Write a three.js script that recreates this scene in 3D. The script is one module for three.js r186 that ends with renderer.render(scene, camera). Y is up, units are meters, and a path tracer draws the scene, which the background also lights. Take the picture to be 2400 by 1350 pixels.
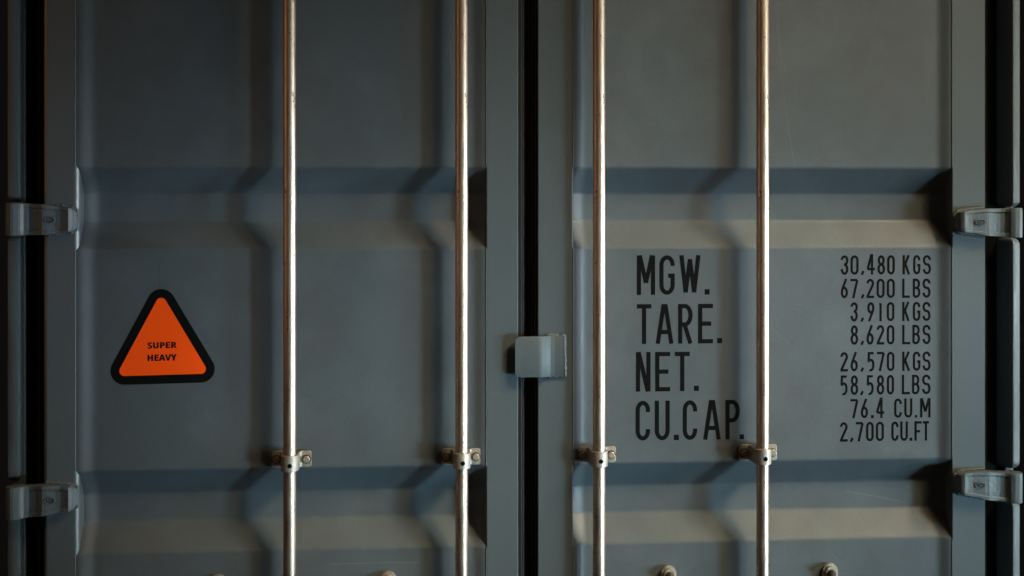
import * as THREE from 'three';
import { RectAreaLightUniformsLib } from 'three/addons/lights/RectAreaLightUniformsLib.js';
import { RoundedBoxGeometry } from 'three/addons/geometries/RoundedBoxGeometry.js';
import { FontLoader } from 'three/addons/loaders/FontLoader.js';
import { mergeGeometries, mergeVertices, toCreasedNormals } from 'three/addons/utils/BufferGeometryUtils.js';
import { ImprovedNoise } from 'three/addons/math/ImprovedNoise.js';

// ---------------------------------------------------------------- camera, light, exposure
const W = 1024, H = 576;
const scene = new THREE.Scene();
const cam = new THREE.PerspectiveCamera(2 * Math.atan(675 / 3000) * 180 / Math.PI, W / H, 0.1, 60);
cam.position.set(-0.2098, 1.65, 2.993);
cam.rotation.y = -0.06998;                       // turned 4 degrees to the right of square
cam.setViewOffset(2400, 1350, 0, 218, 2400, 1350);  // shift lens: horizon above the middle, verticals stay upright
cam.updateProjectionMatrix();
scene.add(cam);

const renderer = new THREE.WebGLRenderer({ antialias: true });
renderer.setSize(W, H);
renderer.toneMapping = THREE.LinearToneMapping;
renderer.toneMappingExposure = 1.0;
renderer.shadowMap.enabled = true;

RectAreaLightUniformsLib.init();
scene.background = new THREE.Color().setRGB(0.004, 0.0035, 0.003);
function unseenLamp(color, intensity, w, h, pos, aim) {
  const l = new THREE.RectAreaLight(color, intensity, w, h);
  l.position.set(...pos); l.lookAt(...aim); scene.add(l); return l;
}
unseenLamp(new THREE.Color().setRGB(1.000, 0.88, 0.70), 18, 0.6, 3.0, [6.22, 1.3, 1.75], [0.3, 1.4, 0]);   // unseen tall lamp at right, placed to skim the doors and whiten the rods
unseenLamp(new THREE.Color().setRGB(1.0, 0.50, 0.24), 2.4, 0.2, 1.4, [-2.0, 1.9, 0.5], [0, 1.7, 0.1]);   // out of view at left, placed to give the rods a copper left side
unseenLamp(new THREE.Color().setRGB(1.0, 0.74, 0.52), 0.20, 3.0, 2.2, [-0.5, 1.8, 4.2], [0, 1.4, 0]);     // unseen weak glow behind the camera, placed to warm the rod fronts
function unseenSpot(color, candela, half, radius, pos, aim) {
  const l = new THREE.SpotLight(color, candela, 0, half * Math.PI / 180, 1, 2);
  l.position.set(...pos); l.target.position.set(...aim); l.castShadow = true; l.shadow.radius = radius / 0.02; scene.add(l, l.target);
}
unseenSpot(new THREE.Color().setRGB(1.0, 0.92, 0.68), 162, 5.0, 0.9, [3.06, 4.42, 2.54], [0.52, 0.95, 0]);   // unseen warm spot high on the right, placed to light the lower doors
unseenSpot(new THREE.Color().setRGB(1.0, 0.92, 0.68), 198, 5.0, 0.9, [3.7, 4.42, 1.85], [0.62, 0.95, 0]);   // its unseen neighbour, nearer the door plane, placed to step the rod shadows
unseenSpot(new THREE.Color().setRGB(1.0, 0.84, 0.50), 162, 5.0, 0.9, [3.06, 5.09, 2.54], [0.52, 1.62, 0]);   // unseen warmer spot high on the right, placed to light the upper doors
unseenSpot(new THREE.Color().setRGB(1.0, 0.84, 0.50), 198, 5.0, 0.9, [3.7, 5.09, 1.85], [0.62, 1.62, 0]);   // unseen partner for the upper doors, placed to step the rod shadows
unseenSpot(new THREE.Color().setRGB(0.52, 0.83, 1.0), 448, 4.7, 0.9, [4.65, 0.06, 2.83], [0.6, 0.84, 0]);   // unseen cool spot low on the right, placed to light the lower doors
unseenSpot(new THREE.Color().setRGB(0.52, 0.83, 1.0), 213, 4.7, 0.9, [5.35, 0.06, 1.93], [0.8, 0.84, 0]);   // second unseen cool spot, more grazing, placed to soften the lower rod shadows
unseenSpot(new THREE.Color().setRGB(0.52, 0.83, 1.0), 292, 4.7, 0.9, [4.65, 0.67, 2.83], [0.6, 1.45, 0]);   // unseen cool spot low on the right, placed to light the upper doors
unseenSpot(new THREE.Color().setRGB(0.52, 0.83, 1.0), 139, 4.7, 0.9, [5.35, 0.67, 1.93], [0.8, 1.45, 0]);   // second unseen cool spot, more grazing, placed to soften the upper rod shadows
unseenSpot(new THREE.Color().setRGB(1.0, 0.73, 0.42), 64, 14, 0.8, [3.48, 5.41, 3.31], [0.42, 1.2, 0]);   // unseen warm lamp, highest, placed to light the doors broadly
unseenSpot(new THREE.Color().setRGB(0.92, 0.94, 1.0), 44.0, 7.5, 0.1, [3.96, 1.5, 0.64], [-1.0, 1.35, 0]);   // unseen thin beam, placed to rake the left hinges and recess ends

// ---------------------------------------------------------------- helpers
let seed = 12345;
const rnd = () => (seed = (seed * 1664525 + 1013904223) >>> 0) / 4294967296;
const noise = new ImprovedNoise();
const fbm = (x, y, z, o = 4) => { let s = 0, a = 0.5, f = 1; for (let i = 0; i < o; i++) { s += a * noise.noise(x * f, y * f, z + i * 7.3); a *= 0.5; f *= 2; } return s; };
const clamp = (v, a = 0, b = 1) => Math.min(b, Math.max(a, v));
const sstep = (a, b, v) => { const t = clamp((v - a) / (b - a)); return t * t * (3 - 2 * t); };

function worldUV(g) {                            // uv in metres, by the dominant side of each face corner
  const p = g.attributes.position, n = g.attributes.normal, uv = new Float32Array(p.count * 2);
  for (let i = 0; i < p.count; i++) {
    const ax = Math.abs(n.getX(i)), ay = Math.abs(n.getY(i)), az = Math.abs(n.getZ(i));
    const [u, v] = az >= ax && az >= ay ? [p.getX(i), p.getY(i)] : ax >= ay ? [p.getZ(i), p.getY(i)] : [p.getX(i), p.getZ(i)];
    uv[2 * i] = u; uv[2 * i + 1] = v;
  }
  g.setAttribute('uv', new THREE.BufferAttribute(uv, 2));
  return g;
}
function plain(g) {                              // same attributes everywhere, so that geometries merge
  const q = g.index ? g.toNonIndexed() : g;
  for (const k of Object.keys(q.attributes)) if (!['position', 'normal', 'uv'].includes(k)) q.deleteAttribute(k);
  if (!q.attributes.normal) q.computeVertexNormals();
  if (!q.attributes.uv) worldUV(q);
  return q;
}
const join = list => mergeGeometries(list.map(plain));
const taken = {};
function numbered(name) { const k = taken[name] = (taken[name] ?? -1) + 1; return k ? name + '_' + String(k).padStart(3, '0') : name; }
function tag(o, label, category, group) { o.userData.label = label; o.userData.category = category; if (group) o.userData.group = group; return o; }
function thing(name, label, category, pos, group) {
  const o = new THREE.Group(); o.name = numbered(name); o.position.set(...pos); scene.add(o); return tag(o, label, category, group);
}
function part(name, g, m, parent, label) {
  const o = new THREE.Mesh(g, m); o.name = name; o.castShadow = o.receiveShadow = true; parent.add(o);
  if (label) o.userData.label = label;
  return o;
}
function box(x0, x1, y0, y1, z0, z1, r = 0.003) {
  const g = new RoundedBoxGeometry(x1 - x0, y1 - y0, z1 - z0, 3, Math.min(r, (x1 - x0) / 2.01, (z1 - z0) / 2.01));
  g.translate((x0 + x1) / 2, (y0 + y1) / 2, (z0 + z1) / 2);
  return worldUV(g);
}
function grid(nu, nv, f, closed = false) {       // surface from f(u, v), both 0..1
  const pos = [], uv = [], idx = [];
  for (let j = 0; j <= nv; j++) for (let i = 0; i <= nu; i++) { pos.push(...f(i / nu, j / nv)); uv.push(i / nu, j / nv); }
  for (let j = 0; j < nv; j++) for (let i = 0; i < nu; i++) { const a = j * (nu + 1) + i, b = a + 1, c = a + nu + 1, d = c + 1; idx.push(a, b, d, a, d, c); }
  const g = new THREE.BufferGeometry();
  g.setAttribute('position', new THREE.Float32BufferAttribute(pos, 3));
  g.setAttribute('uv', new THREE.Float32BufferAttribute(uv, 2));
  g.setIndex(idx); g.computeVertexNormals();
  return g;
}

// ---------------------------------------------------------------- textures and materials
function dataTex(n, m, f, srgb = false) {
  const d = new Uint8Array(n * m * 4);
  for (let j = 0; j < m; j++) for (let i = 0; i < n; i++) { const c = f(i / n, j / m, i, j); for (let k = 0; k < 3; k++) d[(j * n + i) * 4 + k] = clamp(Math.round(c[k] * 255), 0, 255); d[(j * n + i) * 4 + 3] = 255; }
  const t = new THREE.DataTexture(d, n, m); t.wrapS = t.wrapT = THREE.RepeatWrapping; t.magFilter = THREE.LinearFilter; t.minFilter = THREE.LinearFilter;
  if (srgb) t.colorSpace = THREE.SRGBColorSpace;
  t.needsUpdate = true; return t;
}
const hash = (i, j, s) => { let h = (i * 374761393 + j * 668265263 + s * 1274126177) | 0; h = Math.imul(h ^ (h >>> 13), 1274126177); return ((h ^ (h >>> 16)) >>> 0) / 4294967296; };
const per = (u, v, f, s) => {                    // smooth noise that tiles, f cells a side, about -1 to 1
  const x = u * f, y = v * f, i = Math.floor(x), j = Math.floor(y), q = x - i, r = y - j, a = q * q * (3 - 2 * q), b = r * r * (3 - 2 * r);
  const h = (k, l) => hash((i + k) % f, (j + l) % f, s);
  return 2 * ((h(0, 0) * (1 - a) + h(1, 0) * a) * (1 - b) + (h(0, 1) * (1 - a) + h(1, 1) * a) * b) - 1;
};
const paintRough = dataTex(512, 512, (u, v) => { const g = 0.62 + 0.06 * per(u, v, 3, 3) + 0.05 * per(u, v, 11, 8) + 0.05 * per(u, v, 47, 1); return [g, g, g]; });
const paintBump = dataTex(512, 512, (u, v) => { const g = 0.5 + 0.3 * per(u, v, 34, 5) + 0.25 * per(u, v, 70, 2); return [g, g, g]; });
paintRough.repeat.set(1.4, 1.4); paintBump.repeat.set(5, 5);
const PAINT = [0.066, 0.0790, 0.0870];
const paintOpts = { roughness: 0.82, roughnessMap: paintRough, bumpMap: paintBump, bumpScale: 0.00012, metalness: 0 };
const paint = new THREE.MeshPhysicalMaterial({ color: new THREE.Color().setRGB(...PAINT), ...paintOpts, roughness: 0.85, specularIntensity: 0.6 });
const stilePaint = new THREE.MeshPhysicalMaterial({ color: new THREE.Color().setRGB(...PAINT), ...paintOpts, clearcoat: 1.0, clearcoatRoughness: 0.42 });
const paintCoarse = new THREE.MeshPhysicalMaterial({ color: new THREE.Color().setRGB(...PAINT.map(v => v * 1.2)), ...paintOpts, roughness: 0.9, bumpScale: 0.0005, specularIntensity: 0.6 });  // door paint lifted a shade, standing in for light on the left hinges
const rubber = new THREE.MeshPhysicalMaterial({ color: new THREE.Color().setRGB(0.0035, 0.0035, 0.0035), roughness: 0.8, specularIntensity: 0.12 });
const seal = new THREE.MeshPhysicalMaterial({ color: new THREE.Color().setRGB(0.012, 0.010, 0.009), roughness: 0.5, specularIntensity: 0.5 });   // ribbed lips between the doors, colour lifted and shinier for their rib highlights
const ink = new THREE.MeshPhysicalMaterial({ color: new THREE.Color().setRGB(0.004, 0.004, 0.004), roughness: 0.75, specularIntensity: 0.1 });

// galvanised rod: dull zinc with copper-brown tarnish, dark pits and short scratches along its length (u round the rod, v along it)
const pits = [];
for (let k = 0; k < 150; k++) { const cy = rnd(), cu = rnd(); const n = rnd() < 0.25 ? 7 : 2; for (let q = 0; q < n; q++) pits.push([cu + (rnd() - 0.5) * 0.06, cy + (rnd() - 0.5) * 0.01, 0.005 + rnd() * 0.016, 0.0003 + rnd() * 0.0008, 0.4 + 0.6 * rnd()]); }
const pitAt = new Map();
for (const p of pits) for (let b = Math.floor((p[1] - 0.003) * 256); b <= Math.floor((p[1] + 0.003) * 256); b++) { if (!pitAt.has(b)) pitAt.set(b, []); pitAt.get(b).push(p); }
function pit(u, v) { let s = 0; for (const [a, b, ra, rb, d] of pitAt.get(Math.floor(v * 256)) ?? []) { const e = ((u - a) / ra) ** 2 + ((v - b) / rb) ** 2; if (e < 1) s = Math.max(s, d * (1 - e * e)); } return s; }
const rodColor = dataTex(128, 2048, (u, v) => {
  const t = 0.5 + 0.5 * fbm(Math.cos(u * 6.283) * 1.2, v * 14, Math.sin(u * 6.283) * 1.2, 4), streak = noise.noise(u * 60, v * 6, 2) * 0.04, p = 1 - 0.9 * pit(u, v);
  return [(0.75 + streak) * p, (0.69 - 0.04 * t + streak) * p, (0.635 - 0.06 * t + streak) * p];
}, true);
const rodRough = dataTex(128, 1024, (u, v) => { const g = 0.5 + 0.25 * fbm(Math.cos(u * 6.283) * 2, v * 40, Math.sin(u * 6.283) * 2, 4) + 0.12 * noise.noise(u * 70, v * 20, 1) + 0.4 * pit(u, v); return [g, g, g]; });
const zinc = new THREE.MeshStandardMaterial({ map: rodColor, roughnessMap: rodRough, roughness: 0.9, metalness: 1, bumpMap: rodRough, bumpScale: 0.0002 });
const castBump = dataTex(256, 256, (u, v) => { const g = 0.5 + 0.3 * per(u, v, 10, 5) + 0.3 * per(u, v, 26, 2); return [g, g, g]; });
castBump.repeat.set(14, 14);
const bracketZinc = new THREE.MeshStandardMaterial({ color: new THREE.Color().setRGB(0.34, 0.295, 0.25), roughness: 0.55, metalness: 0.7, bumpMap: castBump, bumpScale: 0.0005 });
const boltZinc = new THREE.MeshStandardMaterial({ color: new THREE.Color().setRGB(0.30, 0.25, 0.19), roughness: 0.5, metalness: 0.6, bumpMap: castBump, bumpScale: 0.0004 });
const ringDark = new THREE.MeshStandardMaterial({ color: new THREE.Color().setRGB(0.05, 0.038, 0.028), roughness: 0.8, metalness: 0.3 });
const rustBolt = new THREE.MeshStandardMaterial({ color: new THREE.Color().setRGB(0.045, 0.033, 0.026), roughness: 0.6, metalness: 0.4, bumpMap: castBump, bumpScale: 0.0006 });

// ---------------------------------------------------------------- corner posts of the container
const Y0 = 0.12, Y1 = 2.72, DEEP = 0.062;
const GROOVES = [2.4132, 1.7145, 1.0155, 0.3165];         // upper edges of the pressed recesses, 190 mm high
function wobble(g, amp, f, s) {                            // weld and paint unevenness
  const p = g.attributes.position, n = g.attributes.normal;
  for (let i = 0; i < p.count; i++) { const k = amp * noise.noise(p.getX(i) * f + s, p.getY(i) * f, p.getZ(i) * f); p.setXYZ(i, p.getX(i) + n.getX(i) * k, p.getY(i) + n.getY(i) * k, p.getZ(i) + n.getZ(i) * k); }
  return g;
}
function lugBar(x0, x1, y0, y1, zf, side) {                // square vertical bar, turned a little outwards, with worn flame-cut ends
  const w = x1 - x0;
  const ring = []; const hw = w / 2, hd = 0.028, r = 0.0024;
  for (const [cx, cz, a0] of [[hw - r, hd - r, 0], [-hw + r, hd - r, 90], [-hw + r, -hd + r, 180], [hw - r, -hd + r, 270]]) for (let k = 0; k <= 4; k++) { const a = (a0 + k * 22.5) * Math.PI / 180; ring.push([cx + r * Math.cos(a), cz + r * Math.sin(a)]); }
  ring.push(ring[0]);
  const turn = side > 0 ? -0.42 : 0, ct = Math.cos(turn), st = Math.sin(turn), ys = [];
  const N = Math.round((y1 - y0) / 0.03); for (let k = 0; k <= N; k++) ys.push(k / N);
  for (const d of [0.0002, 0.0015, 0.004, 0.007, 0.011, 0.016, 0.022]) ys.push(d / (y1 - y0), 1 - d / (y1 - y0));
  ys.sort((p, c) => p - c);
  const m = ring.length - 1, all = [];
  const f = (i, v) => {
    const y = y0 + (y1 - y0) * v, near = Math.min(y - y0, y1 - y), end = 1 - clamp(near / 0.018), [px, pz] = ring[i];
    const k = 1 - 0.42 * end ** 3 + end * 0.10 * noise.noise(px * 160 + side, y * 130, pz * 160);
    const X = px * k, Z = hd + (pz - hd) * 1 - (end ** 3) * 0.012 * (pz > 0 ? 1 : 0) + 0.0005 * noise.noise(y * 6, side, px * 90);
    return [(x0 + x1) / 2 + X * ct - (Z - hd) * st, y, zf - 0.028 + X * st + (Z - hd) * ct];
  };
  const body = grid(m, ys.length - 1, (u, v) => f(Math.round(u * m), ys[Math.round(v * (ys.length - 1))]));
  const cap = v => { const c = f(0, v), o = f(Math.floor(m / 2), v), cx = (c[0] + o[0]) / 2, cz = (c[2] + o[2]) / 2; return grid(m, 1, (u, t) => { const p = f(Math.round(u * m), v); return t > 0.5 ? [cx, p[1], cz] : p; }); };
  for (const p of [body, cap(0), cap(1)]) all.push(toCreasedNormals(p, 0.6));
  return worldUV(join(all));
}
function cornerPost(side, label, inner, outer, hinges) {   // side -1 left, 1 right
  const t = thing('corner_post', label, 'corner post', [0, 0, 0], 'corner posts of the container');
  const lo = Math.min(inner, outer), hi = Math.max(inner, outer);
  // body behind the lugs: the side that closes the gap and the recessed jamb
  const shell = [box(lo + (side < 0 ? -0.004 : 0.006), hi + (side < 0 ? 0.001 : 0.010), Y0, Y1, -0.16, -0.032, 0.004)];
  part('post_body', join(shell), paint, t);
  const jx = side < 0 ? [hi + 0.009, hi + 0.06] : [lo - 0.06, lo - 0.009];
  part('jamb', box(jx[0], jx[1], Y0, Y1, -0.17, -0.075, 0.002), rubber, t);
  let from = Y0;
  for (const [a, b] of [...hinges, [Y1, 0]]) { part('hinge_lug', lugBar(side < 0 ? lo - 0.0095 : 1.2095, side < 0 ? hi - 0.0085 : 1.2335, from, a - 0.002, side < 0 ? 0.010 : 0.024, side), paintCoarse, t); from = b + 0.002; }
  return t;
}
const HL = [[0.9151, 0.9906], [1.5572, 1.6326]], HR = [[0.9133, 0.9869], [1.5478, 1.6193]];
cornerPost(-1, 'dark grey steel corner post with hinge lugs at the left edge', -1.124, -1.150, HL);
cornerPost(1, 'brightly lit grey steel corner post with hinge lugs at the right edge', 1.1995, 1.2175, HR);

// ---------------------------------------------------------------- doors
const PROFILE = y => {                                     // depth of the pressed sheet at height y
  let z = 0;
  for (const t of GROOVES) { const d = t - y; if (d > 0 && d < 0.19) z = -0.045 * Math.min(1, d / 0.0615, (0.19 - d) / 0.0635); }
  return z;
};
const soft = y => { let s = 0; for (let k = -4; k <= 4; k++) s += PROFILE(y + k * 0.0010); return s / 9; };   // pressed bends
function sheetZ(x, y, x0, x1, s) {                         // the face of a door sheet: dished in from the stiles, pressed, never quite flat
  const end = Math.min(x - x0, x1 - x);
  return -0.0010 - 0.0100 * sstep(0, 0.036, end) + soft(y) + 0.0009 * fbm(x * 1.7 + s, y * 2.1, s) * sstep(0.01, 0.1, end);
}
function sheet(x0, x1, s, lap) {
  const w = x1 - x0 + lap;
  return grid(90, 1300, (u, v) => {
    const c = u < 0.15 ? u / 0.15 * 0.075 : u > 0.85 ? 1 - (1 - u) / 0.15 * 0.075 : 0.075 + (u - 0.15) / 0.7 * 0.85;   // finer near the ends
    const x = x0 - lap + w * c, y = Y0 + 0.02 + (Y1 - Y0 - 0.04) * v;
    return [x, y, sheetZ(x, y, x0, x1, s)];
  });
}
function lay(g, x0, x1, s, ox = 0, oy = 0) {               // print and film lie on the sheet
  const p = g.attributes.position;
  for (let i = 0; i < p.count; i++) p.setZ(i, p.getZ(i) + sheetZ(p.getX(i) + ox, p.getY(i) + oy, x0, x1, s));
  return g;
}
function sheetMap(s, w, scratches) {                       // thin scratches and faint grime over one door sheet
  const cw = 1024, ch = 2048, c = document.createElement('canvas'); c.width = cw; c.height = ch;
  const q = c.getContext('2d');
  const b = PAINT.map(v => Math.round(255 * (1.055 * v ** (1 / 2.4) - 0.055)));
  q.fillStyle = `rgb(${b[0]},${b[1]},${b[2]})`; q.fillRect(0, 0, cw, ch);
  for (let k = 0; k < 420; k++) { const x = rnd() * cw, y = rnd() * ch, r = 30 + rnd() * 160, d = rnd() < 0.5 ? `rgba(70,62,50,` : `rgba(160,170,172,`, gr = q.createRadialGradient(x, y, 0, x, y, r); gr.addColorStop(0, d + '0.012)'); gr.addColorStop(1, d + '0)'); q.fillStyle = gr; q.fillRect(x - r, y - r, 2 * r, 2 * r); }
  q.lineCap = 'round';
  for (let k = 0; k < 14; k++) { q.strokeStyle = rnd() < 0.6 ? `rgba(175,180,178,${0.03 + 0.07 * rnd()})` : `rgba(40,36,30,${0.03 + 0.06 * rnd()})`; q.lineWidth = 0.6 + rnd() * 0.7; const x = rnd() * cw, y = rnd() * ch, l = 20 + rnd() * 160, a = rnd() * 6.28; q.beginPath(); q.moveTo(x, y); q.quadraticCurveTo(x + Math.cos(a) * l * 0.5 + rnd() * 10, y + Math.sin(a) * l * 0.5 + rnd() * 10, x + Math.cos(a) * l, y + Math.sin(a) * l); q.stroke(); }
  const X = x => (x - w[0]) / (w[1] - w[0]) * cw, Yp = y => (1 - (y - Y0 - 0.02) / (Y1 - Y0 - 0.04)) * ch;
  for (const [x, y, x2, y2, x3, y3, al, lw] of scratches) { q.strokeStyle = al > 0 ? `rgba(150,156,152,${al * 0.8})` : `rgba(24,22,18,${-al})`; q.lineWidth = lw; q.beginPath(); q.moveTo(X(x), Yp(y)); q.quadraticCurveTo(X(x2), Yp(y2), X(x3), Yp(y3)); q.stroke(); }
  for (let k = 0; k < 30; k++) { q.fillStyle = `rgba(24,22,20,${0.2 + 0.4 * rnd()})`; q.beginPath(); q.arc(rnd() * cw, rnd() * ch, 0.5 + rnd() * 0.7, 0, 7); q.fill(); }
  const t = new THREE.CanvasTexture(c); t.colorSpace = THREE.SRGBColorSpace; t.magFilter = THREE.LinearFilter; return t;
}
function sheetMaterial(map) {
  const r = paintRough.clone(); r.repeat.set(1.3, 3.4); const b = paintBump.clone(); b.repeat.set(5, 13);
  return new THREE.MeshPhysicalMaterial({ map, ...paintOpts, roughnessMap: r, roughness: 0.85, bumpMap: b, specularIntensity: 0.6 });
}
function seamBead(x, s) {                                  // thin uneven paint line where sheet meets stile
  const p = []; for (let k = 0; k <= 220; k++) { const y = Y0 + 0.03 + (Y1 - Y0 - 0.06) * k / 220; p.push(new THREE.Vector3(x + 0.0005 * noise.noise(y * 40, s, 0), y, soft(y) - 0.0012)); }
  return worldUV(new THREE.TubeGeometry(new THREE.CatmullRomCurve3(p), 700, 0.0017, 5));
}
function hinge(parent, side, y, yb, label, ya, tilt) {     // barrel on the pin, a ribbed blade that steps over the gap, tapered and welded to the stile
  const bx = side < 0 ? -1.137 : 1.2085, tip = side < 0 ? -0.9955 : 1.0625, L = Math.abs(tip - bx), dir = -side;
  const hB = (yb - ya) / 2, yc = (ya + yb) / 2;
  const h = new THREE.Group(); h.name = 'hinge'; h.position.set(0, 0, 0); parent.add(h);
  const top = q => {                                       // height of the blade's face along its length, 0 pin .. 1 tip
    const k = [[0, 0.036], [0.08, 0.0355], [0.13, 0.032], [0.2, 0.0235], [0.27, 0.0195], [0.36, 0.0215], [0.46, 0.0285], [0.49, 0.0290], [0.77, 0.0245], [0.84, 0.0275], [0.885, 0.0285], [0.94, 0.022], [0.98, 0.010], [1, 0.001]];
    let i = 0; while (i < k.length - 2 && q > k[i + 1][0]) i++;
    const t = clamp((q - k[i][0]) / (k[i + 1][0] - k[i][0])), z = k[i][1] + (k[i + 1][1] - k[i][1]) * t * t * (3 - 2 * t);
    return side < 0 || q > 0.93 ? z : 0.0265 + (z - 0.0265) * (q < 0.12 ? 1 : 0.45);
  };
  const half = q => q < 0.14 ? hB - 0.0005 : q < 0.5 ? hB - 0.0015 - (q - 0.14) * 0.004 : q < 0.86 ? (hB - 0.003) - (q - 0.5) * 0.02 : (hB - 0.0102) * Math.sqrt(Math.max(0.0, 1 - ((q - 0.86) / 0.148) ** 2.4));
  const nu = 110, nv = 44;
  const g = grid(nu, nv, (u, v) => {
    const q = u, hw = half(q), a = (v - 0.5) * 2, fold = 0.84;
    const mid = yc + (y - yc) * sstep(0.05, 0.9, q) + tilt * q;
    let yy, z; const zt = top(q);
    if (Math.abs(a) > fold) { const t = (Math.abs(a) - fold) / (1 - fold); yy = Math.sign(a) * hw * (1 + 0.012 * Math.sin(t * 3.14)); z = zt - 0.0012 + (-0.0005 - zt + 0.0012) * t; }
    else {
      const t = Math.abs(a) / fold; yy = Math.sign(a) * hw * t * (t > 0.97 ? 1 : 1);
      const rim = q > 0.12 && q < 0.95 ? sstep(0.70, 0.78, t) : 0, ends = sstep(0.12, 0.17, q) * (1 - sstep(0.84, 0.9, q));
      z = zt - 0.0024 * ends * (1 - rim) - 0.0014 * ends * Math.exp(-(((t - 0.68) / 0.035) ** 2)) - 0.0012 * sstep(0.93, 1, t) + 0.0005 * fbm(q * 20, a * 5 + y * 30, side, 3);
    }
    return [bx + dir * L * q, mid + yy, z];
  });
  if (dir < 0) { const id = g.index.array; for (let i = 0; i < id.length; i += 3) { const t = id[i]; id[i] = id[i + 1]; id[i + 1] = t; } g.computeVertexNormals(); }
  part('blade', worldUV(toCreasedNormals(g, 0.9)), paintCoarse, h);
  const bar = new THREE.LatheGeometry([[0, -hB], [0.0125, -hB], [0.0142, -hB + 0.002], [0.0144, 0], [0.0142, hB - 0.002], [0.0125, hB], [0, hB]].map(p => new THREE.Vector2(...p)), 40);
  bar.translate(bx, yc, 0.0205); part('barrel', worldUV(bar), paintCoarse, h);
  // raised oval with two letters H
  const q = side < 0 ? (-1.0524 - bx) / L : (bx - 1.1177) / L, ex = bx + dir * L * q, ey = yc + (y - yc) * sstep(0.05, 0.9, q) + tilt * q, ez = top(q) - 0.0016;
  const ring = new THREE.TorusGeometry(1, 0.12, 10, 48); ring.scale(0.0115, 0.0068, 0.014); ring.computeVertexNormals(); ring.translate(ex, ey, ez + 0.0003);
  const em = [ring];
  for (const s of [-1, 1]) { const c = ex + s * 0.0031; for (const k of [-1, 1]) em.push(box(c + k * 0.0016 - 0.0006, c + k * 0.0016 + 0.0006, ey - 0.003, ey + 0.003, ez - 0.002, ez + 0.0018, 0.0003)); em.push(box(c - 0.0011, c + 0.0011, ey - 0.0005, ey + 0.0005, ez - 0.002, ez + 0.0017, 0.0003)); }
  part('emblem', join(em), paintCoarse, h);
  // lumpy weld along the end of the blade
  const pts = [];
  for (let k = 0; k <= 60; k++) { const t = k / 60 * 2 - 1, qq = 1 - 0.5 * Math.max(0, Math.abs(t) - 0.25) / 0.75, hw = half(Math.min(qq, 0.999)); const e = Math.sign(t) * (Math.abs(t) < 0.25 ? half(0.9) * Math.abs(t) / 0.25 : Math.max(hw, 0) + 0.0015); const xq = Math.abs(t) < 0.25 ? 0.99 : qq; pts.push(new THREE.Vector3(bx + dir * L * (Math.abs(t) < 0.4 ? xq - 0.02 * Math.abs(t) : xq), yc + (y - yc) * sstep(0.05, 0.9, xq) + tilt * xq + e, 0.001)); }
  const bead = wobble(new THREE.TubeGeometry(new THREE.CatmullRomCurve3(pts), 240, 0.0048, 9), 0.0017, 110, y * 9 + side);
  bead.computeVertexNormals(); part('weld_bead', worldUV(bead), paintCoarse, h);
  return h;
}
function container_door(label, s0, s1, s2, s3, hs, map, gasket) {
  const t = thing('container_door', label, 'container door', [0, 0, 0]);
  part('stile', box(s0, s1, Y0, Y1, -0.066, 0, s0 < -1 ? 0.011 : 0.003), s0 < -1 ? stilePaint : paint, t);
  part('stile', box(s2, s3, Y0, Y1, -0.066, 0, s3 > 1 ? 0.0012 : 0.0028), paint, t);
  part('rail', box(s1 + 0.001, s2 - 0.001, Y1 - 0.06, Y1, -0.066, 0.001), paint, t);
  part('rail', box(s1 + 0.001, s2 - 0.001, Y0, Y0 + 0.06, -0.066, 0.001), paint, t);
  part('sheet_panel', sheet(s1 - 0.0005, s2 + 0.0005, s0, s0 < -1 ? 0.0095 : 0), sheetMaterial(map), t);
  part('seam', seamBead(s1 + (s0 < -1 ? -0.009 : 0.0004), 1), paint, t); part('seam', seamBead(s2 - 0.0004, 2), paint, t);
  for (const [a, b, z0, z1] of gasket) part('gasket', box(a, b, Y0, Y1, z0, z1, 0.002), Math.abs(a) < 0.5 ? seal : rubber, t);
  for (const h of hs) hinge(t, ...h);
  return t;
}
const LX = [-1.0752, -0.9945, -0.0601, 0.0150], RX = [0.0602, 0.1434, 1.0605, 1.1410];
const mapL = sheetMap(1, [LX[1], LX[2]], [[-0.44, 0.79, -0.37, 0.792, -0.27, 0.79, 0.35, 1], [-0.30, 0.88, -0.28, 0.9, -0.25, 0.905, -0.3, 1], [-0.76, 1.49, -0.757, 1.45, -0.756, 1.41, -0.35, 1]]);
const mapR = sheetMap(2, [RX[1], RX[2]], [[0.63, 2.12, 0.635, 1.9, 0.665, 1.72, 0.28, 1], [0.625, 2.1, 0.63, 2.02, 0.648, 1.93, 0.2, 1], [0.97, 2.14, 0.985, 2.05, 1.02, 1.97, 0.2, 1], [0.78, 0.93, 0.85, 0.915, 0.9, 0.9, 0.35, 1.1], [0.99, 0.94, 1.0, 0.93, 1.02, 0.9, 0.2, 1], [0.985, 1.39, 0.99, 1.3, 1.02, 1.23, -0.4, 1], [0.73, 0.80, 0.74, 0.79, 0.76, 0.77, 0.3, 1], [1.005, 1.3, 1.005, 1.24, 1.006, 1.2, -0.35, 1], [0.7, 1.74, 0.75, 1.71, 0.8, 1.715, 0.15, 1]]);
const doorL = container_door('grey steel left door with two pressed recesses and triangular sticker', ...LX,
  [[-1, 1.5932, 1.6326, '', 1.5572, 0], [-1, 0.9590, 0.9906, '', 0.9151, 0]], mapL,
  [[-1.0915, -1.0748, -0.05, -0.012], [-1.112, -1.0895, -0.05, -0.04], [0.0142, 0.0240, -0.05, -0.0005], [0.0240, 0.0300, -0.052, -0.016], [0.0300, 0.0365, -0.052, -0.03]]);
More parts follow.
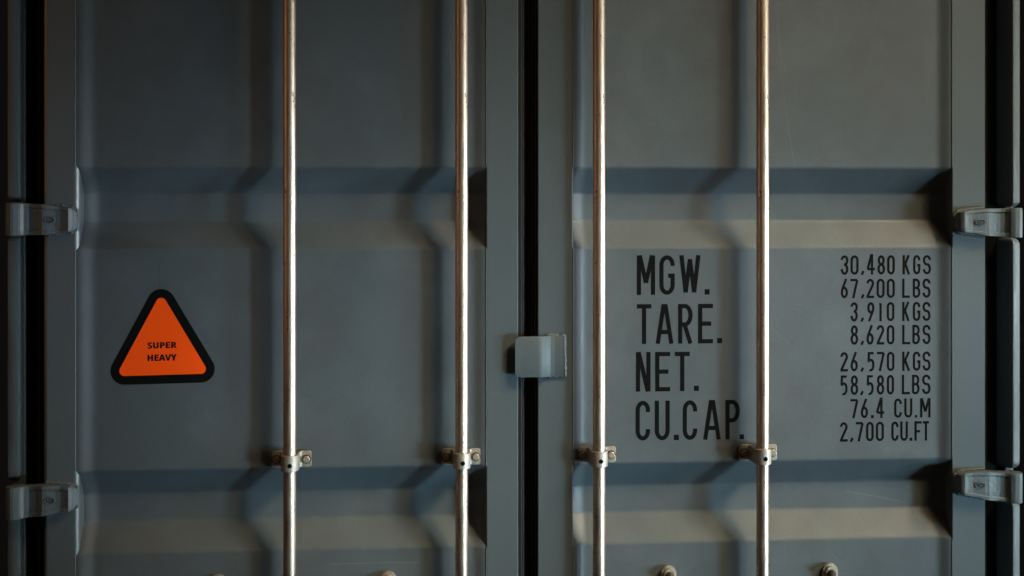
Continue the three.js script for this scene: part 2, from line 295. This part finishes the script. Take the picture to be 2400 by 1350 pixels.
const doorR = container_door('lighter grey steel right door printed with black weight figures', ...RX,
  [[1, 1.5858, 1.6193, '', 1.5478, 0], [1, 0.9600, 0.9869, '', 0.9133, 0]], mapR,
  [[1.1408, 1.160, -0.06, -0.030], [1.155, 1.200, -0.06, -0.045], [0.0530, 0.0606, -0.05, -0.007], [0.0455, 0.0530, -0.052, -0.014], [0.0385, 0.0455, -0.052, -0.024]]);

// bent tab welded to the right door, lapping over the left one
{
  const y0 = 1.2250, y1 = 1.3202;
  const prof = [[0.0068, 0.0200], [0.0560, 0.0200], [0.0640, 0.0194], [0.0730, 0.0166], [0.0810, 0.0128], [0.0880, 0.0092], [0.0930, 0.0073], [0.0980, 0.0068], [0.1205, 0.0068]];
  const sh = new THREE.Shape(); const T = 0.005;
  sh.moveTo(...prof[0]); const cu = new THREE.CatmullRomCurve3(prof.map(p => new THREE.Vector3(p[0], p[1], 0)), false, 'centripetal').getPoints(60);
  for (const p of cu) sh.lineTo(p.x, p.y); for (const p of [...cu].reverse()) sh.lineTo(p.x, p.y - T); sh.closePath();
  const g = new THREE.ExtrudeGeometry(sh, { depth: y1 - y0 - 0.0016, bevelEnabled: true, bevelSize: 0.0007, bevelThickness: 0.0008, bevelSegments: 2, curveSegments: 4 });
  g.rotateX(-Math.PI / 2);                                   // shape (x, z) swept along height
  const m = g.attributes.position; 
  for (let i = 0; i < m.count; i++) { let x = m.getX(i), y = m.getY(i), z = m.getZ(i); m.setXYZ(i, x, y + y0 + 0.0008, -z); }
  const idn = []; const P2 = g.attributes.position.array; for (let i = 0; i < P2.length; i += 9) { for (let k = 0; k < 3; k++) { const t = P2[i + k]; P2[i + k] = P2[i + 3 + k]; P2[i + 3 + k] = t; } }
  // clipped corners at the free end
  for (let i = 0; i < m.count; i++) { const x = m.getX(i), y = m.getY(i); const c = 0.009 - (x - 0.0061); if (c > 0) { if (y > y1 - 0.02) m.setY(i, Math.min(y, y1 - c)); if (y < y0 + 0.02) m.setY(i, Math.max(y, y0 + c)); } }
  g.deleteAttribute('normal');
  const tab = new THREE.Group(); tab.name = 'overlap_tab'; doorR.add(tab);
  part('tab_plate', worldUV(toCreasedNormals(g, 0.5)), paint, tab);
  const pts = [];
  for (let k = 0; k <= 16; k++) pts.push(new THREE.Vector3(0.082 + 0.0385 * k / 16, y1 + 0.0005, 0.002));
  for (let k = 0; k <= 30; k++) pts.push(new THREE.Vector3(0.1235 + 0.0015 * k / 30, y1 - 0.002 - (y1 - y0 - 0.002) * k / 30, 0.0035));
  for (let k = 0; k <= 16; k++) pts.push(new THREE.Vector3(0.1215 - 0.04 * k / 16, y0 - 0.0010, 0.002));
  const b = wobble(new THREE.TubeGeometry(new THREE.CatmullRomCurve3(pts), 260, 0.0040, 8), 0.0022, 130, 3); b.computeVertexNormals();
  part('weld_bead', worldUV(b), paintCoarse, tab);
}

// ---------------------------------------------------------------- lettering on the right door (strokes of even width)
const G = {                                                 // on a 10 x 26 cell; 'a' entries are arcs: cx, cy, rx, ry, from, to (degrees)
  O: [[['a', 0.5, 0.78, 0.5, 0.22, 0, 180], ['a', 0.5, 0.22, 0.5, 0.22, 180, 360], 'z']],
  C: [[[1, 0.74], ['a', 0.5, 0.78, 0.5, 0.22, 0, 180], ['a', 0.5, 0.22, 0.5, 0.22, 180, 360], [1, 0.26]]],
  G: [[[1, 0.76], ['a', 0.5, 0.78, 0.5, 0.22, 0, 180], ['a', 0.5, 0.22, 0.5, 0.22, 180, 360], [1, 0.48], [0.6, 0.48]]],
  S: [[[1, 0.78], ['a', 0.5, 0.79, 0.5, 0.21, 0, 180], ['a', 0.5, 0.76, 0.5, 0.24, 180, 250], ['a', 0.5, 0.25, 0.5, 0.29, 62, 0], ['a', 0.5, 0.22, 0.5, 0.22, 360, 180], [0, 0.24]]],
  U: [[[0, 1.04], ['a', 0.5, 0.22, 0.5, 0.22, 180, 360], [1, 1.04]]],
  M: [[[0, -0.04], [0, 1.04]], [[1, -0.04], [1, 1.04]], [[0.06, 1.02], [0.5, 0.28], [0.94, 1.02]]],
  W: [[[0, 1.04], [0.25, 0], [0.5, 0.95], [0.75, 0], [1, 1.04]]],
  N: [[[0, -0.04], [0, 1.04]], [[1, -0.04], [1, 1.04]], [[0.05, 1.03], [0.95, -0.03]]],
  T: [[[-0.16, 1], [1.16, 1]], [[0.5, -0.04], [0.5, 1]]],
  A: [[[0, -0.04], [0.42, 1.0], [0.58, 1.0], [1, -0.04]], [[0.14, 0.27], [0.86, 0.27]]],
  R: [[[0, -0.04], [0, 1], [0.45, 1], ['a', 0.45, 0.74, 0.55, 0.26, 90, -90], [0, 0.48]], [[0.42, 0.48], [1, -0.04]]],
  P: [[[0, -0.04], [0, 1], [0.45, 1], ['a', 0.45, 0.74, 0.55, 0.26, 90, -90], [0, 0.48]]],
  B: [[[0, 0], [0, 1], [0.45, 1], ['a', 0.45, 0.76, 0.5, 0.24, 90, -90], [0.1, 0.52], [0.5, 0.52], ['a', 0.5, 0.26, 0.5, 0.26, 90, -90], [0, 0]]],
  E: [[[1.16, 1], [0, 1], [0, 0], [1.16, 0]], [[0, 0.5], [1.04, 0.5]]],
  F: [[[1.16, 1], [0, 1], [0, -0.04]], [[0, 0.48], [0.95, 0.48]]],
  L: [[[0, 1.04], [0, 0], [1.16, 0]]],
  K: [[[0, -0.04], [0, 1.04]], [[1.02, 1.03], [0.08, 0.38]], [[0.32, 0.56], [1.04, -0.03]]],
  3: [[[0, 0.82], ['a', 0.5, 0.79, 0.5, 0.21, 175, 0], ['a', 0.5, 0.79, 0.5, 0.27, 0, -85]], [[0.4, 0.53], ['a', 0.5, 0.26, 0.5, 0.27, 90, -180], [0, 0.2]]],
  4: [[[0.72, -0.04], [0.72, 1.02], [0.62, 1.02], [0, 0.25], [1.2, 0.25]]],
  5: [[[1.06, 1], [0.1, 1], [0.06, 0.55], ['a', 0.46, 0.32, 0.54, 0.28, 130, 0], ['a', 0.4, 0.28, 0.6, 0.3, 0, -110]]],
  6: [[[0.86, 1.02], [0.1, 0.45], ['a', 0.5, 0.27, 0.5, 0.27, 160, -200]]],
  9: [[[0.14, -0.02], [0.9, 0.55], ['a', 0.5, 0.73, 0.5, 0.27, -20, 340]]],
  7: [[[-0.14, 1], [1.04, 1], [0.3, -0.04]]],
  8: [[['a', 0.5, 0.77, 0.44, 0.23, 0, 360], 'z'], [['a', 0.5, 0.26, 0.5, 0.26, 0, 360], 'z']],
  1: [[[0.1, 0.9], [0.62, 1.0], [0.62, -0.04]]],
  2: [[[0, 0.8], ['a', 0.5, 0.78, 0.5, 0.22, 175, -15], [0.02, 0.04], [0.02, 0.0], [1.14, 0]]],
};
G['0'] = G.O;
function strokeGeo(pts, wd, closed, z) {
  const n = pts.length, out = [], tri = [];
  for (let i = 0; i < n; i++) {
    const a = closed ? pts[(i - 1 + n) % n] : pts[Math.max(0, i - 1)], b = pts[i], c = closed ? pts[(i + 1) % n] : pts[Math.min(n - 1, i + 1)];
    const d1 = [b[0] - a[0], b[1] - a[1]], d2 = [c[0] - b[0], c[1] - b[1]]; const l1 = Math.hypot(...d1), l2 = Math.hypot(...d2);
    const u1 = l1 ? d1.map(v => v / l1) : d2.map(v => v / l2), u2 = l2 ? d2.map(v => v / l2) : u1;
    let nx = -(u1[1] + u2[1]), ny = u1[0] + u2[0]; const ln = Math.hypot(nx, ny) || 1; nx /= ln; ny /= ln;
    const k = wd / 2 / Math.max(0.5, nx * -u1[1] + ny * u1[0]);
    out.push(b[0] + nx * k, b[1] + ny * k, z, b[0] - nx * k, b[1] - ny * k, z);
  }
  const m = closed ? n : n - 1;
  for (let i = 0; i < m; i++) { const a = 2 * i, b = 2 * ((i + 1) % n); tri.push(a, a + 1, b + 1, a, b + 1, b); }
  const g = new THREE.BufferGeometry(); g.setAttribute('position', new THREE.Float32BufferAttribute(out, 3)); g.setIndex(tri);
  g.computeVertexNormals(); return g;
}
function glyph(ch, x, w, y, h, wd) {
  const z = 0;
  if (ch === '.') return [strokeGeo([[x + w / 2, y], [x + w / 2, y + w * 1.05]], w, false, z)];
  if (ch === ',') return [strokeGeo([[x + w * 0.1, y - h * 0.01], [x + w * 0.72, y + h * 0.19]], wd, false, z)];
  const ix = x + wd / 2, iw = w - wd, iy = y + wd / 2, ih = h - wd;
  return (G[ch] ?? []).map((st, k) => {
    const p = []; let closed = false;
    for (const e of st) {
      if (e === 'z') closed = true;
      else if (e[0] === 'a') { const n = 18; for (let i = 0; i <= n; i++) { const t = (e[5] + (e[6] - e[5]) * i / n) * Math.PI / 180; p.push([ix + iw * (e[1] + e[3] * Math.cos(t)), iy + ih * (e[2] + e[4] * Math.sin(t))]); } }
      else p.push([ix + iw * clampEnd(e[0], wd / iw), iy + ih * (e[1] > 1.01 ? 1 + wd / 2 / ih : e[1] < -0.01 ? -wd / 2 / ih : e[1])]);
    }
    const q = p.filter((v, i) => !i || Math.hypot(v[0] - p[i - 1][0], v[1] - p[i - 1][1]) > 1e-5);
    if (closed && Math.hypot(q[0][0] - q[q.length - 1][0], q[0][1] - q[q.length - 1][1]) < 1e-5) q.pop();
    if (closed) return strokeGeo(q, wd, true, z + k * 0.00004);
    const runs = [[q[0]]];
    for (let i = 1; i < q.length; i++) {
      runs.at(-1).push(q[i]);
      if (i < q.length - 1) { const a = q[i - 1], b = q[i], c = q[i + 1], d = [b[0] - a[0], b[1] - a[1]], e = [c[0] - b[0], c[1] - b[1]]; if ((d[0] * e[0] + d[1] * e[1]) / Math.hypot(...d) / Math.hypot(...e) < -0.15) runs.push([q[i]]); }
    }
    return runs.map((r, m) => strokeGeo(r, wd, false, z + k * 0.00004 + m * 0.00003));
  }).flat();
}
const clampEnd = (x, r) => x > 1.1 ? 1 + r / 2 : x < -0.1 ? -r / 2 : x;
const LINES = [
  ['MGW.', 1.4133, 0.0937, [[297, 44], [351, 37], [399, 51], [460, 12]]],
  ['TARE.', 1.2971, 0.0941, [[297, 35], [342, 43], [396, 35], [444, 36], [490, 12]]],
  ['NET.', 1.1842, 0.0936, [[295, 35], [341, 36], [388, 36], [434, 12]]],
  ['CU.CAP.', 1.0682, 0.0941, [[294, 35], [340, 36], [386, 12], [407, 35], [456, 43], [510, 35], [544, 11]]],
  ['30,480 KGS', 1.4590, 0.0463, [[790, 19], [814, 20], [841, 7], [853, 21], [880, 19], [904, 19], [942, 18], [968, 18], [992, 20]]],
  ['67,200 LBS', 1.4026, 0.0463, [[790, 18], [814, 19], [841, 7], [853, 19], [878, 20], [903, 20], [941, 19], [967, 19], [991, 20]]],
  ['3,910 KGS', 1.3469, 0.0460, [[814, 18], [840, 7], [855, 18], [883, 9], [903, 19], [941, 18], [967, 19], [991, 20]]],
  ['8,620 LBS', 1.2909, 0.0467, [[814, 19], [840, 7], [853, 18], [878, 19], [903, 19], [941, 20], [966, 19], [991, 20]]],
  ['26,570 KGS', 1.2271, 0.0463, [[789, 19], [814, 18], [840, 7], [855, 18], [879, 19], [903, 19], [941, 19], [967, 19], [991, 20]]],
  ['58,580 LBS', 1.1707, 0.0470, [[789, 18], [814, 19], [839, 7], [853, 18], [878, 19], [903, 18], [940, 20], [965, 19], [990, 21]]],
  ['76.4 CU.M', 1.1146, 0.0463, [[814, 19], [839, 18], [864, 7], [876, 21], [921, 19], [946, 20], [972, 6], [985, 26]]],
  ['2,700 CU.FT', 1.0590, 0.0467, [[788, 19], [814, 7], [827, 19], [852, 19], [876, 20], [914, 18], [936, 19], [959, 7], [971, 18], [992, 15]]],
];
for (const [text, y, h, cells] of LINES) {
  const big = h > 0.06, wd = big ? 0.0102 : 0.0058, chars = [...text.replace(/ /g, '')];
  const gs = chars.flatMap((c, i) => glyph(c, cells[i][0] / 1000, cells[i][1] / 1000, y, h, wd));
  const g = lay(join(gs), RX[1] - 0.0005, RX[2] + 0.0005, RX[0]); g.translate(0, 0, 0.00025);
  part('lettering', g, ink, doorR, `${big ? 'large' : 'small'} black print reading ${text}`);
}

// ---------------------------------------------------------------- warning sticker on the left door
{
  const t = thing('warning_sticker', 'orange triangular sticker with black border reading SUPER HEAVY', 'sticker', [-0.81, 1.30, 0]);
  const cs = [[-0.8109, 1.4012], [-0.894, 1.2446], [-0.7208, 1.2479]].map(p => [p[0] + 0.81, p[1] - 1.30]);
  const tri = r => {
    const s = new THREE.Shape(), n = cs.length; let first = true;
    for (let i = 0; i < n; i++) {
      const a = cs[(i + n - 1) % n], b = cs[i], c = cs[(i + 1) % n];
      const nrm = (p, q) => Math.atan2(-(q[0] - p[0]), q[1] - p[1]);
      let t0 = nrm(a, b), t1 = nrm(b, c); while (t1 < t0) t1 += Math.PI * 2;
      for (let k = 0; k <= 14; k++) { const t = t0 + (t1 - t0) * k / 14, p = [b[0] + r * Math.cos(t), b[1] + r * Math.sin(t)]; first ? s.moveTo(...p) : s.lineTo(...p); first = false; }
    }
    s.closePath(); return s;
  };
  const film = (r, z, d) => { const g = new THREE.ExtrudeGeometry(tri(r), { depth: d, bevelEnabled: false }); g.translate(0, 0, z); return worldUV(lay(g, LX[1] - 0.0005, LX[2] + 0.0005, LX[0], -0.81, 1.30)); };
  const clear = new THREE.MeshStandardMaterial({ color: new THREE.Color().setRGB(0.05, 0.055, 0.06), roughness: 0.6 });
  const black = ink;
  const orange = new THREE.MeshPhysicalMaterial({ color: new THREE.Color().setRGB(1.0, 0.082, 0.002), roughness: 0.7, specularIntensity: 0.3 });
  part('film_edge', film(0.0326, -0.0004, 0.0006), clear, t);
  part('border', film(0.0318, -0.0004, 0.0008), black, t);
  part('face', film(0.0116, -0.0004, 0.0010), orange, t);
  const font = await new FontLoader().loadAsync('fonts/droid/droid_sans_bold.typeface.json');
  for (const [word, x0, x1, y0, y1] of [['SUPER', -0.8417, -0.7753, 1.2955, 1.3100], ['HEAVY', -0.8417, -0.7753, 1.2668, 1.2816]]) {
    const g1 = new THREE.ShapeGeometry(font.generateShapes(word, 1), 8), g = mergeGeometries([[0, 0], [0.035, 0], [-0.035, 0], [0, 0.02], [0, -0.02]].map(([dx, dy], k) => g1.clone().translate(dx, dy, 0.00003 * k))); g.computeBoundingBox(); const b = g.boundingBox;
    g.translate(-b.min.x, -b.min.y, 0); g.scale((x1 - x0) / (b.max.x - b.min.x), (y1 - y0) / (b.max.y - b.min.y), 1); g.rotateZ(0.016);
    g.translate(x0 + 0.81, y0 - 1.30, 0); lay(g, LX[1] - 0.0005, LX[2] + 0.0005, LX[0], -0.81, 1.30); g.translate(0, 0, 0.0008); part('lettering', g, black, t);
  }
}

// ---------------------------------------------------------------- locking bars in their bearing brackets
const RZ = 0.036, RR = 0.0145, FZ = -0.0045, BY = 1.0373;
function lockingBar(x, label) {
  const t = thing('locking_bar', label, 'locking bar', [x, 0, 0], 'galvanised locking bars on the two doors');
  const rod = new THREE.CylinderGeometry(RR, RR, Y1 - Y0 - 0.1, 48, 60, true); rod.translate(0, (Y0 + Y1) / 2, RZ);
  part('rod', rod, zinc, t);
  const br = new THREE.Group(); br.name = 'bracket'; t.add(br);
  const o = 0.0192, i = 0.0153, pts = [];
  const s = new THREE.Shape();                               // saddle in plan (x, z)
  s.moveTo(-o - 0.006, FZ - 0.003); s.lineTo(-o - 0.005, FZ); s.quadraticCurveTo(-o, FZ + 0.001, -o, FZ + 0.006); s.lineTo(-o, RZ);
  s.absarc(0, RZ, o, Math.PI, 0, true); s.lineTo(o, FZ + 0.006); s.quadraticCurveTo(o, FZ + 0.001, o + 0.005, FZ); s.lineTo(o + 0.006, FZ - 0.003);
  s.lineTo(o - 0.002, FZ - 0.003); s.quadraticCurveTo(i, FZ - 0.002, i, FZ + 0.006); s.lineTo(i, RZ); s.absarc(0, RZ, i, 0, Math.PI, false); s.lineTo(-i, FZ + 0.006); s.quadraticCurveTo(-i, FZ - 0.002, -o + 0.002, FZ - 0.003); s.closePath();
  const sg = new THREE.ExtrudeGeometry(s, { depth: 0.0335, bevelEnabled: true, bevelSize: 0.0008, bevelThickness: 0.0012, bevelSegments: 3, curveSegments: 30 });
  sg.rotateX(Math.PI / 2); sg.translate(0, BY + 0.0168, 0);   // (x, y, z) -> (x, -z, y): plan profile standing on the wall
  const gs = [worldUV(sg)];
  for (const k of [-1, 1]) {
    const r = new THREE.Shape(), w = 0.0225, h = 0.0365, c = 0.006, x0 = k < 0 ? -0.0448 : 0.0223, x1 = x0 + w, yb = BY - h / 2, yt = BY + h / 2;
    const ro = k < 0;
    r.moveTo(x0 + (ro ? c : 0.002), yb); r.lineTo(x1 - (ro ? 0.002 : c), yb); r.quadraticCurveTo(x1, yb, x1, yb + (ro ? 0.002 : c)); r.lineTo(x1, yt - (ro ? 0.002 : c)); r.quadraticCurveTo(x1, yt, x1 - (ro ? 0.002 : c), yt); r.lineTo(x0 + (ro ? c : 0.002), yt); r.quadraticCurveTo(x0, yt, x0, yt - (ro ? c : 0.002)); r.lineTo(x0, yb + (ro ? c : 0.002)); r.quadraticCurveTo(x0, yb, x0 + (ro ? c : 0.002), yb);
    const g = new THREE.ExtrudeGeometry(r, { depth: 0.003, bevelEnabled: true, bevelSize: 0.0009, bevelThickness: 0.0012, bevelSegments: 3 }); g.translate(0, 0, FZ - 0.0042); gs.push(worldUV(g));
  }
  part('clamp', join(gs), bracketZinc, br);
  for (const k of [-1, 1]) {
    const turn = rnd() * 3, b = new THREE.CylinderGeometry(0.0088, 0.0088, 0.0074, 6); b.rotateX(Math.PI / 2); b.rotateZ(turn);
    const top = new THREE.CylinderGeometry(0.0074, 0.0088, 0.0012, 6); top.rotateX(Math.PI / 2); top.rotateZ(turn); top.translate(0, 0, 0.0043);
    const disc = new THREE.CylinderGeometry(0.0052, 0.0074, 0.0006, 24); disc.rotateX(Math.PI / 2); disc.translate(0, 0, 0.0051);
    const g = join([b, top, disc].map(q => worldUV(q))); g.translate(k * 0.0348, BY - 0.0005, FZ + 0.003);
    const ring = new THREE.CylinderGeometry(0.0104, 0.0108, 0.0010, 24); ring.rotateX(Math.PI / 2); ring.translate(k * 0.0348, BY - 0.0005, FZ + 0.0004);
    part('dark_ring', worldUV(ring), ringDark, br);  // thin dark disc that outlines the bolt head
    part('bolt', g, boltZinc, br);
  }
  const rv = new THREE.SphereGeometry(0.0052, 20, 14); rv.scale(1, 1, 0.35); rv.translate(0.0022, BY - 0.0035, RZ + o + 0.0008);
  part('rivet', rv, rubber, br);
  return t;
}
lockingBar(-0.5125, 'galvanised vertical locking bar nearest the orange triangular sticker');
lockingBar(-0.1190, 'galvanised vertical locking bar on the left door beside the centre gap');
lockingBar(0.2005, 'galvanised vertical locking bar left of the large MGW and TARE print');
lockingBar(0.5875, 'galvanised vertical locking bar between the large print and small weight figures');

// ---------------------------------------------------------------- handle catches whose rounded tops show at the bottom edge
function handleCatch(x, yTop, label) {
  const t = thing('handle_catch', label, 'handle catch', [x, yTop - 0.018, 0], 'handle catches bolted low on the doors');
  const slab = (w, top, z, d) => { const s = new THREE.Shape(); s.moveTo(-w, -0.10); s.lineTo(w, -0.10); s.lineTo(w, top - w * 0.9); s.absellipse(0, top - w * 0.9, w, w * 0.9, 0, Math.PI, false); s.closePath(); const g = new THREE.ExtrudeGeometry(s, { depth: d, bevelEnabled: true, bevelSize: 0.0008, bevelThickness: 0.001, bevelSegments: 3, curveSegments: 24 }); g.translate(0, 0, z); return worldUV(g); };
  part('back_plate', slab(0.0172, 0.0175, -0.0108, 0.008), bracketZinc, t);
  part('front_plate', slab(0.0126, 0.0130, -0.0032, 0.010), bracketZinc, t);
  const b = new THREE.LatheGeometry([[0, 0.0215], [0.0045, 0.0213], [0.0072, 0.0195], [0.0078, 0.017], [0.0078, 0.0105], [0.0105, 0.0105], [0.0108, 0.0085]].map(p => new THREE.Vector2(...p)), 28); b.rotateX(Math.PI / 2); b.translate(0, -0.0035, 0);
  part('bolt', worldUV(b), rustBolt, t);
  part('pin', box(-0.0195, -0.0145, -0.0145, -0.0115, 0.002, 0.006, 0.001), bracketZinc, t);
  return t;
}
handleCatch(-0.6805, 0.7725, 'handle catch barely showing at the bottom edge below the sticker');
handleCatch(-0.2890, 0.7715, 'handle catch at the bottom between the two left door bars');
handleCatch(0.3723, 0.7715, 'handle catch at the bottom below the CU.CAP. print');
handleCatch(0.7620, 0.7695, 'handle catch at the bottom right of the rightmost locking bar');

renderer.render(scene, cam);
